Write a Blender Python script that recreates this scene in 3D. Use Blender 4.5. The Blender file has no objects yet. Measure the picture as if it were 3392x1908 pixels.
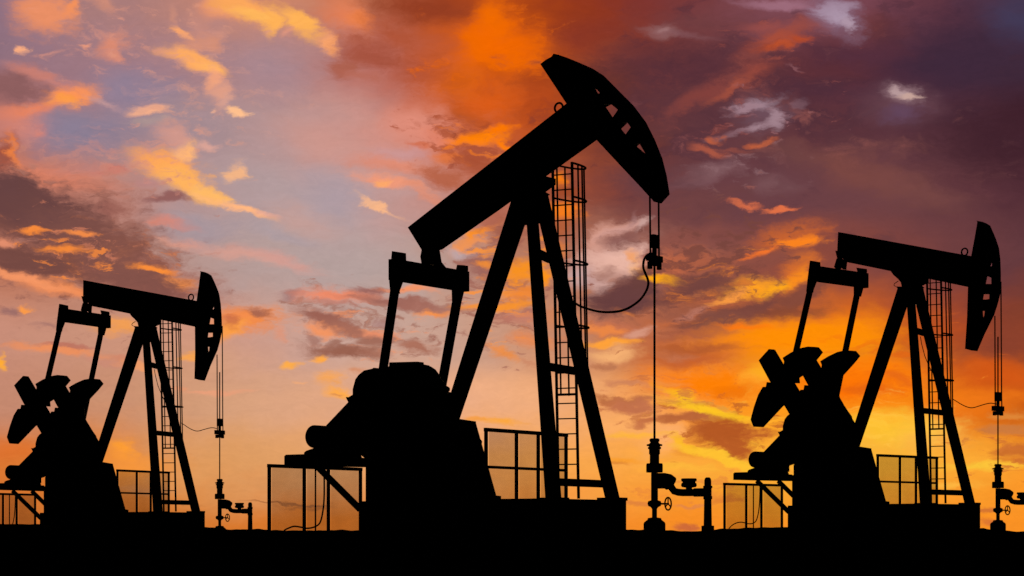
# Three pump jacks in silhouette under a burning sunset sky.
import bpy, bmesh, math, random
from mathutils import Vector, Matrix, noise as mnoise
random.seed(4)
SC = bpy.context.scene
COL = SC.collection
R = math.radians

# ------------------------------------------------------------------ camera
FPX, HOR, CXP = 7000.0, 1762.0, 1696.0          # focal length, eye level, centre (photo pixels)
EYE = 0.5
cam = bpy.data.cameras.new("camera"); co = bpy.data.objects.new("camera", cam); COL.objects.link(co)
co.location = (0, 0, EYE); co.rotation_euler = (R(90), 0, 0)
cam.sensor_width = 36; cam.lens = 36 * FPX / 3392; cam.shift_y = (HOR - 954) / 3392
cam.clip_start = 0.1; cam.clip_end = 6000
SC.camera = co

# the pump jack frame: a = along the walking beam, l = across it (away from the camera), z up
D0, TH = 53.0, R(34.4)
CT, ST = math.cos(TH), math.sin(TH)
X0 = (1790 - CXP) / FPX * D0

def survey(px, py, l):
    """photo measurement -> (a, z) in the machine frame, on the vertical plane at lateral offset l"""
    u = (px - CXP) / FPX
    a = (u * (D0 + l * CT) - X0 - l * ST) / (CT + u * ST)
    return a, EYE + (HOR - py) / FPX * (D0 - a * ST + l * CT)

def far_scale(px, py):                           # the far machines are measured on the right-hand one
    return 2075 + (px - 3241) * 1.405, 1655 + (py - 1672) * 1.405

class Pose:
    def __init__(s, far): s.far = far
    def at(s, px, py, l=0.0):
        if s.far: px, py = far_scale(px, py)
        a, z = survey(px, py, l)
        return Vector((a, l, z))
    def outline(s, pts, w, l0=0.0):
        """outline whose sweep over the width w has the measured silhouette"""
        n = len(pts)
        area = sum(pts[i][0] * pts[(i + 1) % n][1] - pts[(i + 1) % n][0] * pts[i][1] for i in range(n))
        sg = 1 if area > 0 else -1
        out = []
        for i in range(n):
            side = []
            for j in (i - 1, i):
                p, q = pts[j % n], pts[(j + 1) % n]
                dx, dy = q[0] - p[0], q[1] - p[1]
                nx = sg * dy / (math.hypot(dx, dy) + 1e-9)
                if abs(nx) > 0.12: side.append(1 if nx > 0 else -1)
            f = 0
            if side and all(v == side[0] for v in side): f = side[0]
            v = s.at(*pts[i], l0 + f * w / 2)
            out.append((v.x, v.z))
        return out
NEARP, FARP = Pose(False), Pose(True)

# ------------------------------------------------------------------ materials
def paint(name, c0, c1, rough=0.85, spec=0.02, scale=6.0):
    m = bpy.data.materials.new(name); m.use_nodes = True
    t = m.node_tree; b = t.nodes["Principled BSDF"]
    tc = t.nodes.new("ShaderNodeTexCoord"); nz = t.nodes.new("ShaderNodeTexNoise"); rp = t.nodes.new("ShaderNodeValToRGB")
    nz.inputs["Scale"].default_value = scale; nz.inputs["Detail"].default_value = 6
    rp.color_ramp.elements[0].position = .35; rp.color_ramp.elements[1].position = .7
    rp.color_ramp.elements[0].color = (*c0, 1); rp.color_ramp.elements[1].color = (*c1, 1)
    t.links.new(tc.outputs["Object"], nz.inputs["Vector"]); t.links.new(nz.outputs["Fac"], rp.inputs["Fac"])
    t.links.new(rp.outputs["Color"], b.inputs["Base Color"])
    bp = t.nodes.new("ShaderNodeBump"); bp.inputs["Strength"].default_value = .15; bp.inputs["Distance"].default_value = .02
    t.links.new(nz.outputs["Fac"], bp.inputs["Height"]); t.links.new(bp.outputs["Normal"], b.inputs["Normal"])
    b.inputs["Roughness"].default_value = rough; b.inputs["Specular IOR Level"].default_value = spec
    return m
STEEL = paint("silhouette_black_steel", (.006, .006, .007), (.012, .010, .009))  # near-black base puts the backlit silhouette's darkness into the steel colour
DARK = paint("silhouette_dark_steel", (.005, .005, .006), (.009, .008, .008), scale=14)  # same silhouette darkness held in the colour, finer mottling
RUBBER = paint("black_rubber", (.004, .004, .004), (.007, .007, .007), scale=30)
CONC = paint("silhouette_black_concrete", (.006, .006, .006), (.012, .011, .010), rough=.95, spec=0, scale=3)  # concrete colour darkened to stand black against the bright sky
SOIL = paint("dark_soil", (.004, .0035, .003), (.008, .007, .006), rough=1, spec=0, scale=.8)  # soil colour lowered to near-black, standing in for backlit shade

def mesh_sheet():
    m = bpy.data.materials.new("woven_wire_mesh"); m.use_nodes = True
    t = m.node_tree; t.nodes.clear()
    o = t.nodes.new("ShaderNodeOutputMaterial"); mx = t.nodes.new("ShaderNodeMixShader")
    tr = t.nodes.new("ShaderNodeBsdfTransparent"); df = t.nodes.new("ShaderNodeBsdfDiffuse")
    tc = t.nodes.new("ShaderNodeTexCoord"); nz = t.nodes.new("ShaderNodeTexNoise"); mr = t.nodes.new("ShaderNodeMapRange")
    nz.inputs["Scale"].default_value = 1.3; nz.inputs["Detail"].default_value = 3
    mr.inputs["To Min"].default_value = .34; mr.inputs["To Max"].default_value = .50
    tr.inputs["Color"].default_value = (1, .99, 1, 1); df.inputs["Color"].default_value = (.03, .027, .025, 1)
    t.links.new(tc.outputs["Object"], nz.inputs["Vector"]); t.links.new(nz.outputs["Fac"], mr.inputs["Value"])
    t.links.new(mr.outputs["Result"], mx.inputs["Fac"]); t.links.new(tr.outputs[0], mx.inputs[1]); t.links.new(df.outputs[0], mx.inputs[2])
    t.links.new(mx.outputs[0], o.inputs["Surface"])
    return m
WIRE = mesh_sheet()

# ------------------------------------------------------------------ mesh builder
class MB:
    def __init__(s): s.bm = bmesh.new()
    def face(s, vs):
        try: s.bm.faces.new(vs)
        except ValueError: pass
    def prism(s, poly, l0, l1, holes=()):
        """polygon in the (a, z) plane, extruded across from l0 to l1"""
        b = bmesh.new(); edges = []
        for ring in [poly, *holes]:
            vs = [b.verts.new((x, l0, z)) for x, z in ring]
            edges += [b.edges.new((vs[i], vs[(i + 1) % len(vs)])) for i in range(len(vs))]
        if holes: bmesh.ops.triangle_fill(b, use_beauty=True, use_dissolve=False, edges=edges)
        else: bmesh.ops.contextual_create(b, geom=edges)
        r = bmesh.ops.extrude_face_region(b, geom=b.faces[:])
        bmesh.ops.translate(b, vec=(0, l1 - l0, 0), verts=[v for v in r["geom"] if isinstance(v, bmesh.types.BMVert)])
        bmesh.ops.recalc_face_normals(b, faces=b.faces[:])
        s.merge(b); return s
    def merge(s, b):
        m = bpy.data.meshes.new("t"); b.to_mesh(m); b.free(); s.bm.from_mesh(m); bpy.data.meshes.remove(m)
    def hexa(s, c):
        """eight corners: four at one end, four at the other"""
        v = [s.bm.verts.new(p) for p in c]
        for f in ((3, 2, 1, 0), (4, 5, 6, 7), (0, 1, 5, 4), (1, 2, 6, 5), (2, 3, 7, 6), (3, 0, 4, 7)): s.face([v[i] for i in f])
        return s
    def box(s, a0, a1, l0, l1, z0, z1):
        return s.hexa([(a0, l0, z0), (a1, l0, z0), (a1, l1, z0), (a0, l1, z0), (a0, l0, z1), (a1, l0, z1), (a1, l1, z1), (a0, l1, z1)])
    def bar(s, p, q, w, h, up=Vector((0, 0, 1))):
        p, q = Vector(p), Vector(q); d = (q - p).normalized()
        x = d.cross(up)
        if x.length < 1e-4: x = d.cross(Vector((0, 1, 0)))
        x.normalize(); y = x.cross(d)
        x *= w / 2; y *= h / 2
        return s.hexa([p - x - y, p + x - y, p + x + y, p - x + y, q - x - y, q + x - y, q + x + y, q - x + y])
    def tube(s, pts, r, n=10, closed=False):
        pts = [Vector(p) for p in pts]; rings = []; N = len(pts)
        ref = None
        for i, p in enumerate(pts):
            a = pts[i - 1] if (i or closed) else p; b = pts[(i + 1) % N] if (i < N - 1 or closed) else p
            d = (b - a).normalized()
            if ref is None: ref = d.orthogonal().normalized()
            ref = (ref - d * ref.dot(d)).normalized(); y = d.cross(ref)
            rings.append([s.bm.verts.new(p + (ref * math.cos(t) + y * math.sin(t)) * r) for t in [2 * math.pi * k / n for k in range(n)]])
        for i in range(N if closed else N - 1):
            A, B = rings[i], rings[(i + 1) % N]
            for k in range(n): s.face([A[k], A[(k + 1) % n], B[(k + 1) % n], B[k]])
        if not closed: s.face(rings[0][::-1]); s.face(rings[-1])
        return s
    def lathe(s, prof, c, axis=(0, 0, 1), n=24):
        """profile of (radius, height) turned about an axis through c"""
        ax = Vector(axis).normalized(); x = ax.orthogonal().normalized(); y = ax.cross(x); c = Vector(c); rings = []
        for r, hh in prof:
            rings.append([s.bm.verts.new(c + ax * hh + (x * math.cos(t) + y * math.sin(t)) * max(r, 1e-4)) for t in [2 * math.pi * k / n for k in range(n)]])
        for A, B in zip(rings, rings[1:]):
            for k in range(n): s.face([A[k], A[(k + 1) % n], B[(k + 1) % n], B[k]])
        s.face(rings[0][::-1]); s.face(rings[-1]); return s
    def build(s, name, mat, parent=None, bevel=0.0):
        bmesh.ops.recalc_face_normals(s.bm, faces=s.bm.faces[:])
        me = bpy.data.meshes.new(name)
        if parent is not None:
            off = list(parent["_o"]) if "_o" in parent else None
            if off: bmesh.ops.translate(s.bm, vec=-Vector(off), verts=s.bm.verts[:])
        s.bm.to_mesh(me); s.bm.free(); me.materials.append(mat)
        for p in me.polygons: p.use_smooth = False
        o = bpy.data.objects.new(name, me); COL.objects.link(o)
        if parent is not None:
            o.parent = parent
            if off: o["_o"] = off
        if bevel:
            bv = o.modifiers.new("bevel", "BEVEL"); bv.width = bevel; bv.segments = 2; bv.limit_method = 'ANGLE'
        return o

SITES = {'centre': (X0, D0, 0.0, -TH), 'right': (14.3393, 74.7773, 0.1696, -0.7933), 'left': (-14.9781, 87.8074, 0.009, -0.4502)}
def frame(site):
    x, y, z, yaw = SITES[site]
    return Matrix.Translation((x, y, z)) @ Matrix.Rotation(yaw, 4, 'Z')

def thing(name, label, cat, site, origin=(0, 0, 0), group=None):
    o = bpy.data.objects.new(name, None); COL.objects.link(o)
    o.empty_display_size = .5
    o.matrix_world = frame(site) @ Matrix.Translation(origin)
    o["_o"] = tuple(origin); o["label"] = label; o["category"] = cat
    if group: o["group"] = group
    return o

def clone(o, site, label, parent=None):
    c = o.copy(); COL.objects.link(c)
    if parent is None:
        c.matrix_world = frame(site) @ Matrix.Translation(list(o["_o"])); c["label"] = label
    else:
        c.parent = parent
        if "label" in c and label is None: pass
    for ch in list(o.children): clone(ch, site, None, c)
    return c

# ------------------------------------------------------------------ the pump jack
HEAD = {False: [(1789.5, 212), (1809, 197), (1826, 188), (1847, 182), (1876, 190), (1913, 205), (1962.6, 226.8), (2000, 250.4), (2045, 296), (2099, 350), (2140.6, 405.7), (2169.6, 463.7), (2194.4, 525.8), (2209, 583.8), (2218.5, 643.8), (2177.9, 671.6), (2161.3, 662.5), (2111.6, 608.6), (2045.4, 538.2), (1977, 464.5), (1930, 410), (1881.8, 352), (1836, 282)],
        True: [(3238, 729), (3253, 730.5), (3267, 736), (3279.9, 744), (3293, 774), (3302, 797), (3309, 818.9), (3313.5, 857), (3315, 902), (3315, 935), (3313.5, 969), (3304.5, 1005), (3293, 1041), (3262, 1103.7), (3228, 1160.7), (3196.9, 1153), (3203.6, 1050), (3206.7, 947.6), (3212, 896), (3217, 845.8), (3228, 787)]}
HOLES = {False: [[(1973, 295), (1979, 298), (1987, 308), (1981, 310)], [(2025.5, 345.7), (2046.6, 363.5), (2029.6, 388.3), (2007.3, 355.2)], [(2078.5, 406.6), (2088.9, 421.5), (2072.3, 445), (2057.8, 427.3)], [(2119, 477), (2137.3, 508.4), (2109.6, 485.2)]],
         True: [[(3280, 879), (3286.6, 864), (3286.6, 875)], [(3271, 910), (3284.4, 915), (3284.4, 936), (3265, 938)], [(3259, 971), (3278, 970.5), (3277.5, 986), (3256, 990)], [(3255, 1026.5), (3262.5, 1026.5), (3261, 1041), (3256.5, 1050)]]}

def hull(pts):
    pts = sorted(set(pts))
    def half(ps):
        h = []
        for p in ps:
            while len(h) > 1 and (h[-1][0] - h[-2][0]) * (p[1] - h[-2][1]) - (h[-1][1] - h[-2][1]) * (p[0] - h[-2][0]) <= 0: h.pop()
            h.append(p)
        return h
    a, b = half(pts), half(pts[::-1])
    return a[:-1] + b[:-1]

def inset(poly, d):
    n = len(poly)
    area = sum(poly[i][0] * poly[(i + 1) % n][1] - poly[(i + 1) % n][0] * poly[i][1] for i in range(n))
    sg = 1 if area > 0 else -1; out = []
    for i in range(n):
        p, q, r = Vector(poly[i - 1]), Vector(poly[i]), Vector(poly[(i + 1) % n])
        e1, e2 = (q - p).normalized(), (r - q).normalized()
        m = (Vector((-e1.y, e1.x)) + Vector((-e2.y, e2.x))) * sg
        m.normalize(); k = max(.45, m.dot(Vector((-e1.y, e1.x)) * sg))
        out.append(tuple(q + m * (d / k)))
    return out

SHAFT = None
def crank_shapes():
    """crank arm and its two counterweights, measured on the right-hand machine's near crank (l = -1.13)"""
    P = lambda pts: [(v.x, v.z) for v in (FARP.at(x, y, -1.13) for x, y in pts)]
    arm = P([(2520, 1193), (2553.5, 1155), (2566, 1156), (2590, 1197), (2634, 1271), (2656, 1308), (2724, 1422), (2722, 1450), (2702, 1468), (2676, 1462), (2660, 1438), (2622.5, 1374), (2555, 1259)])
    wl = P([(2536, 1281), (2521, 1307), (2507, 1348), (2496, 1390), (2505, 1414), (2526, 1415), (2590, 1345), (2604, 1336), (2578, 1291), (2562, 1268), (2549, 1265), (2546, 1281)])
    wr = P([(2601, 1184), (2627, 1167), (2657, 1152), (2684, 1146), (2708, 1147), (2722, 1164), (2700, 1192), (2655, 1243), (2644, 1250), (2646, 1268), (2632, 1268), (2603, 1219), (2606, 1196)])
    sh = FARP.at(2693, 1429, -1.13)
    return arm, wl, wr, (sh.x, sh.z)

def turn(poly, c, ang):
    cs, sn = math.cos(ang), math.sin(ang)
    return [(c[0] + (x - c[0]) * cs - (z - c[1]) * sn, c[1] + (x - c[0]) * sn + (z - c[1]) * cs) for x, z in poly]

def leg(mb, tl, tr, bl, br, lt, lb, t, P=NEARP):
    """tapered post leaning sideways from lateral lt (top) to lb (bottom); tl..br: photo edges"""
    c = []
    for (x0, y0), (x1, y1), l in ((bl, br, lb), (tl, tr, lt)):
        p, q = P.at(x0, y0, l - t / 2), P.at(x1, y1, l + t / 2)
        p.y = q.y = 0
        c += [(p.x, l - t / 2, p.z), (q.x, l - t / 2, q.z), (q.x, l + t / 2, q.z), (p.x, l + t / 2, p.z)]
    return mb.hexa(c)

def pumpjack(site, far, label):
    P = FARP if far else NEARP
    N = NEARP                                     # the fixed steelwork is measured on the centre machine
    root = thing("pump_jack", label, "pump jack", site, (0, 0, 0), "pump jacks in a row on the oil field")
    # --- substructure
    mb = MB()
    po = N.outline([(1218, 1470), (1218, 1518), (1211, 1518), (1211, 1800), (1700, 1800), (1660, 1655), (1660, 1643), (1644, 1641), (1577, 1402), (1577, 1396), (1525, 1388), (1477, 1386), (1300, 1400)], 1.7)
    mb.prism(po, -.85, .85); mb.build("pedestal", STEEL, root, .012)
    # gear reducer
    mb = MB()
    po = N.outline([(1285, 1214), (1405, 1210), (1429, 1214), (1444, 1224), (1453, 1236), (1468, 1262), (1481, 1278), (1491, 1284), (1492, 1293), (1483, 1305), (1482, 1318), (1477, 1321), (1477, 1420), (1300, 1440), (1215, 1420), (1215, 1300), (1240, 1222)], 1.3)
    mb.prism(po, -.65, .65)
    if far: mb.prism(N.outline([(1392, 1260), (1396, 1092), (1424, 1100), (1433, 1160), (1454, 1197), (1470, 1222), (1489, 1248), (1491, 1262), (1503, 1284), (1490, 1330), (1405, 1330)], .3, .55), .4, .7)
    mb.prism(N.outline([(1288, 1200), (1405, 1200), (1405, 1207), (1425, 1211), (1425, 1240), (1288, 1240)], .3), -.15, .15)
    gear = mb.build("gear_reducer", STEEL, root, .02)
    c = Vector((SH[0], 0, SH[1]))
    mb = MB(); mb.lathe([(.11, -1.28), (.11, 1.28)], c, (0, 1, 0)); mb.build("crankshaft", DARK, gear)
    # belt guard with the big sheave inside, towards the motor
    mb = MB()
    po = N.outline([(1254, 1219), (1231, 1221), (1204, 1227), (1187, 1241), (1176, 1256), (1167, 1289), (1167, 1307), (1160, 1317), (1152, 1315), (1152, 1332), (1082, 1406), (1052, 1440), (1066, 1482), (1120, 1503), (1200, 1503), (1200, 1475), (1300, 1440), (1325, 1320), (1300, 1240)], .22, -.82)
    mb.prism(po, -.93, -.71); mb.build("belt_guard", STEEL, root, .02)
    # motor on its rails
    m0 = N.at(1040, 1446, -.6)
    mb = MB(); mb.lathe([(.2, -.64), (.28, -.63), (.305, -.6), (.305, .22), (.26, .3), (.1, .33)], (m0.x, 0, m0.z), (0, 1, 0), 28)
    motor = mb.build("motor", DARK, root)
    mb = MB(); po = N.outline([(1030, 1486), (1010, 1493), (1003, 1499), (1003, 1511), (1194, 1511), (1194, 1470), (1060, 1470)], .7, -.2)
    mb.prism(po, -.5, .15); mb.build("motor_base", STEEL, motor)
    mb = MB(); po = N.outline([(941, 1511), (946, 1506), (1196, 1506), (1200, 1517), (1215, 1517), (1215, 1548), (941, 1541)], 1.2)
    mb.prism(po, -.6, .6); mb.build("motor_platform", STEEL, root, .01)
    br = [((1054, 1548), (1196, 1690), -.5)]
    if far: br = [((1053, 1548), (1200, 1694), -.5), ((1153, 1550), (1225, 1622), .55)]
    for p, q, l in br:
        mb = MB(); a, b = N.at(*p, l), N.at(*q, l); mb.bar(a, b, .1, .21, Vector((0, 1, 0)))
        # bar() measures w along the second axis: keep the deep side in the (a, z) plane
        mb.build("platform_brace", STEEL, root)
    # --- samson post
    mb = MB(); leg(mb, (1700, 640), (1775, 640), (1462, 1398), (1520, 1398), 0, 0, .3)
    mb.build("rear_leg", STEEL, root, .01)
    mb = MB(); leg(mb, (1737, 640), (1777, 640), (1806, 1656), (1861, 1656), -.25, -1.31, .24); nl = mb.build("front_leg", STEEL, root, .01)
    mb = MB(); leg(mb, (1763, 640), (1815, 640), (2005, 1656), (2055, 1656), .25, 1.31, .24); mb.build("front_leg", STEEL, root, .01)
    for (xa, ya), (xb, yb), la, lb, hh in (((1784, 849), (1823, 853), -.55, .5, .2), ((1815, 1218), (1912, 1228), -.85, .88, .19), ((1845, 1600), (2004, 1601), -1.2, 1.22, .185)):
        mb = MB(); a, b = N.at(xa, ya, la), N.at(xb, yb, lb); b.z = a.z * .4 + b.z * .6; a.z = b.z
        mb.bar(a, b, .12, hh); mb.build("cross_brace", STEEL, root)
    for x, y, l in ((1833, 1651, -1.31), (2028, 1651, 1.31)):
        mb = MB(); a = N.at(x, y, l); mb.box(a.x - .32, a.x + .32, l - .22, l + .22, a.z - .06, a.z + .02); mb.build("foot_plate", STEEL, root)
    # centre bearing under the beam
    mb = MB()
    if far: po = P.outline([(2950, 880), (2960, 909), (2973, 920), (2984, 933), (2987, 947), (2968, 947), (2976, 957), (2976, 990), (2964, 992), (2964, 999), (2973, 1002), (3060, 1012), (3066, 990), (3058, 955), (3062, 953), (3054, 947), (3076, 936), (3076, 900)], .5)
    else: po = P.outline([(1700, 640), (1694, 694), (1683, 698), (1685, 705), (1692, 708), (1690, 740), (1790, 740), (1815, 660), (1812, 650), (1823, 645), (1808, 636), (1841, 612), (1841, 592), (1808, 584), (1760, 560)], .5)
    mb.prism(po, -.25, .25); mb.build("saddle_bearing", DARK, root)
    # --- walking beam
    W = .36
    mb = MB()
    if far: po = P.outline([(2787, 771), (3230, 848), (3226, 951), (3077, 921), (2964, 899), (2805, 868), (2774, 839)], W)
    else: po = P.outline([(1350, 753), (1895, 342), (1990, 455), (1647, 701), (1465, 827), (1398, 831)], W)
    mb.prism(po, -W / 2, W / 2)
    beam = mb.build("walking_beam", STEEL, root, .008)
    c = P.at(3195, 831) if far else P.at(1851, 357)
    dirb = (P.at(3217, 846) - P.at(2787, 771)).normalized() if far else (P.at(1882, 352) - P.at(1350, 753)).normalized()
    nb = Vector((-dirb.z, 0, dirb.x)); rr = .125 if far else .12
    mb = MB(); mb.tube([c + (dirb * math.cos(t) + nb * math.sin(t)) * rr for t in [2 * math.pi * k / 24 for k in range(24)]], .028, 8, True)
    mb.build("lifting_eye", DARK, beam)
    # horse head: hollow, two side plates with openings joined by a rim
    HW = .36
    mb = MB(); po = P.outline(HEAD[far], HW)
    sh = 37.0 * HW / .5 / (1.405 if far else 1)
    near = [[(v.x, v.z) for v in (P.at(x, y, -HW / 2) for x, y in hull(h + [(x - sh, y) for x, y in h]))] for h in HOLES[far]]
    farh = [[(v.x, v.z) for v in (P.at(x, y, HW / 2) for x, y in hull(h + [(x + sh, y) for x, y in h]))] for h in HOLES[far]]
    mb.prism(po, -HW / 2, -HW / 2 + .03, near); mb.prism(po, HW / 2 - .03, HW / 2, farh)
    mb.prism(inset(po, .002), -HW / 2 + .03, HW / 2 - .03, [inset(po, .05)])
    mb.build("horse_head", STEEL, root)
    # --- tail bearing, equaliser, pitmans
    mb = MB()
    if far:
        mb.prism(P.outline([(2774, 832), (2790, 858), (2808, 866), (2805, 892), (2800, 894), (2787, 884), (2786, 894), (2781, 898), (2764, 885), (2772, 858), (2780, 852)], .22), -.11, .11)
    else:
        mb.prism(P.outline([(1397, 825), (1392, 850), (1396, 873), (1427, 884), (1428, 878), (1437, 878), (1440, 885), (1474, 892), (1463, 868), (1457, 830), (1430, 805)], .26), -.13, .13)
    mb.build("tail_bearing", DARK, root)
    LY = 1.53
    if far: e0, e1 = (2716, 880, 929), (2848, 908, 958)
    else: e0, e1 = (1341, 862, 931), (1503, 896, 963)
    a0, a1 = P.at(e0[0], e0[1], -1.4), P.at(e1[0], e1[1], 1.4); b0, b1 = P.at(e0[0], e0[2], -1.4), P.at(e1[0], e1[2], 1.4)
    am, zt, zb = (a0.x + a1.x) / 2, (a0.z + a1.z) / 2, (b0.z + b1.z) / 2
    mb = MB(); mb.box(am - .11, am + .11, -1.62, 1.62, zb, zt); eq = mb.build("equalizer_beam", STEEL, root, .01)
    if far:
        caps = ([(2690, 857), (2719, 862), (2720, 884), (2707, 929), (2697, 955), (2690, 963), (2672, 960), (2676, 922)], [(2842, 896), (2871, 900), (2872, 908), (2858, 970), (2847, 990), (2828, 986), (2828, 955), (2840, 908)])
        pit = ((2674, 963), (2694, 958), (2619, 1195), (2643, 1195)), ((2829, 985), (2848, 985), (2783, 1200), (2807, 1200))
    else:
        caps = ([(1306, 833), (1345, 839), (1346, 866), (1337, 930), (1324, 965), (1318, 972), (1292, 965), (1289, 932)], [(1514, 877), (1551, 881), (1551, 895), (1546, 932), (1529, 1001), (1520, 1008), (1497, 1004), (1496, 962), (1509, 897)])
        pit = ((1293, 960), (1323, 960), (1254, 1210), (1288, 1210)), ((1498, 1000), (1528, 1000), (1451, 1245), (1487, 1245))
    for cp, l in zip(caps, (-LY, LY)):
        mb = MB(); mb.prism(P.outline(cp, .2, l), l - .1, l + .1); mb.build("pitman_bearing", DARK, eq)
    arm, wl, wr, sh0 = CR
    ang = CRANK_TURN[far]
    for (tl, tr, bl, br_), l in zip(pit, (-LY, LY)):
        t = .16
        A, B = P.at(*tl, l - t / 2), P.at(*tr, l + t / 2); C_, D_ = P.at(*bl, l - t / 2), P.at(*br_, l + t / 2)
        top, bot = (A + B) / 2, (C_ + D_) / 2; w = ((B.x - A.x) + (D_.x - C_.x)) / 2
        d = (bot - top); d.y = 0
        pin = turn([CRANK_PIN], sh0, ang)[0]
        k = max(1.0, (top.z - pin[1]) / (top.z - bot.z)) if pin[1] < bot.z else 1.0
        end = top + (bot - top) * k
        mb = MB(); mb.hexa([(top.x - w / 2, l - t / 2, top.z), (top.x + w / 2, l - t / 2, top.z), (top.x + w / 2, l + t / 2, top.z), (top.x - w / 2, l + t / 2, top.z),
                            (end.x - w / 2, l - t / 2, end.z), (end.x + w / 2, l - t / 2, end.z), (end.x + w / 2, l + t / 2, end.z), (end.x - w / 2, l + t / 2, end.z)])
        mb.build("pitman_arm", STEEL, root, .008)
    # cranks with counterweights
    small = (lambda q: q) if far else (lambda q: [(sh0[0] + (x - sh0[0]) * .58, sh0[1] + (z - sh0[1]) * .58) for x, z in q])
    arm, wl, wr = small(arm), small(wl), small(wr)
    for l in (-1.13, 1.13):
        t = .16
        mb = MB(); mb.prism(turn(arm, sh0, ang), l - t / 2, l + t / 2); ck = mb.build("crank", STEEL, root, .01)
        for wgt in (wl, wr):
            mb = MB(); mb.prism(turn(wgt, sh0, ang), l - .13, l + .13); mb.build("counterweight", DARK, ck, .02)
        pin = turn([CRANK_PIN], sh0, ang)[0]
        mb = MB(); sgn = 1 if l > 0 else -1
        mb.lathe([(.09, 0), (.09, .56)], (pin[0], l - sgn * .05, pin[1]), (0, sgn, 0)); mb.build("wrist_pin", DARK, ck)
    # --- ladder with safety cage on the far leg
    ld = MB()
    zt, zbm = N.at(1862, 538, 1.2).z, N.at(1884, 1652, 1.35).z
    def rail(side, z):
        t = (zt - z) / (zt - zbm); l = 1.2 + .15 * t + (.08 if side else 0)
        y = 1652 + (z - zbm) / (zt - zbm) * (538 - 1652)
        x = (1894.6 + 22 * t) if side else (1830.5 + 20 * t)
        v = N.at(x, y, l); v.z = z; return v
    for s_ in (0, 1): ld.bar(rail(s_, zbm), rail(s_, zt), .055, .055, Vector((1, 0, 0)))
    lad = ld.build("ladder", STEEL, root)
    nr = 20; z1r, z2r = N.at(1862, 577, 1.2).z, N.at(1884, 1538, 1.33).z
    for i in range(nr):
        z = z1r + (z2r - z1r) * i / (nr - 1)
        mb = MB(); mb.tube([rail(0, z), rail(1, z)], .017, 6); mb.build("rung", STEEL, lad)
    BUL = 1.0
    def cage(phi, z):
        a, b = rail(0, z), rail(1, z); m = (a + b) / 2
        return m + (a - b) / 2 * math.cos(phi) + Vector((0, BUL * math.sin(phi), 0)) + Vector((0, .02, 0))
    zs = [zt - .02] + [N.at(1862, y, 1.2).z for y in (652, 863, 1076)]
    for z in zs:
        mb = MB(); mb.tube([cage(math.pi * k / 18, z) for k in range(19)], .028, 6); mb.build("cage_hoop", STEEL, lad)
    zc = N.at(1884, 1306, 1.3).z
    mb = MB(); mb.tube([rail(0, zc), rail(1, zc)], .032, 6); mb.build("cage_hoop", STEEL, lad)
    for phi in (.17, .52, 1.6, 2.6, 2.86):
        top = cage(phi, zt); mb = MB(); mb.tube([cage(phi, zc), cage(phi, zt - .01)], .024, 6); mb.build("cage_bar", STEEL, lad)
    # --- bridle, carrier bar, polished rod
    if far:
        aw = P.at(3306, 1500).x; lc = .22
        tops = ((3296.5, 1042), (3315, 930)); car = (1344.6, 1361, 1376); blk = (1298, 1328); rodb = 1548; rodt = 1113
    else:
        aw = P.at(2168, 1100).x; lc = .20
        tops = ((2152.5, 640), (2181.5, 650)); car = (846.5, 866.5, 892); blk = (778, 822); rodb = 1460; rodt = 820
    zz = lambda y: P.at(3306 if far else 2168, y).z
    for k, (x, y) in enumerate(tops):
        l = (-lc, lc)[k]
        mb = MB(); bx = P.at(*((3298, 1300), (3318, 1300))[k], l) if far else P.at(*((2154.5, 800), (2183, 800))[k], l)
        tpv = P.at(x, y, l); mb.tube([tpv, (tpv.x * .3 + bx.x * .7, l, zz(blk[0])), (bx.x, l, zz(car[0]) - .03)], .022 if far else .024, 8); mb.build("bridle_cable", DARK, root)
    mb = MB(); mb.box(aw - .07, aw + .07, -.29, .29, zz(car[1]), zz(car[0])); mb.box(aw - .1, aw + .1, -.16, .16, zz(car[1] + 13), zz(car[1] + 1))
    mb.box(aw - .09, aw - .0, -.19, -.10, zz(car[2]), zz(car[1] + 1)); mb.box(aw, aw + .09, .1, .19, zz(car[2]), zz(car[1] + 1))
    cb = mb.build("carrier_bar", DARK, root)
    mb = MB(); mb.box(aw - .06, aw + .06, -.13, .13, zz(blk[1]), zz(blk[0])); mb.box(aw - .04, aw + .04, -.04, .04, zz(car[0]), zz(blk[1])); mb.build("rod_clamp", DARK, cb)
    mb = MB(); mb.tube([(aw, 0, zz(rodb)), (aw, 0, zz(rodt))], .028 if not far else .024, 10); mb.build("polished_rod", DARK, root)
    if far:
        mb = MB(); mb.tube([P.at(3048, 1115, .3), P.at(3052, 1140, .35), P.at(3062, 1180, .45), P.at(3075, 1212, .5), P.at(3086, 1235, .55)], .014, 6); mb.build("conduit", RUBBER, root)
        mb = MB(); mb.tube([P.at(2976, 929, -.2), P.at(2964, 937, -.2), P.at(2961, 943, -.2), P.at(2967, 947, -.2)], .014, 6); mb.build("grease_line", RUBBER, root)
    return root

CR0 = crank_shapes(); CR = CR0; SH = CR0[3]
_p = FARP.at(2625, 1313.6, -1.13); CRANK_PIN = (_p.x, _p.z)
CRANK_TURN = {True: 0.0, False: R(141)}

pjc = pumpjack('centre', False, "largest pump jack in the middle with its beam tilted steeply up to the right")
pjr = pumpjack('right', True, "pump jack at the right edge with its horse head down and crank weights raised")
pjl = clone(pjr, 'left', "smallest pump jack at the far left with its horse head down and crank weights raised")

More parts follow.
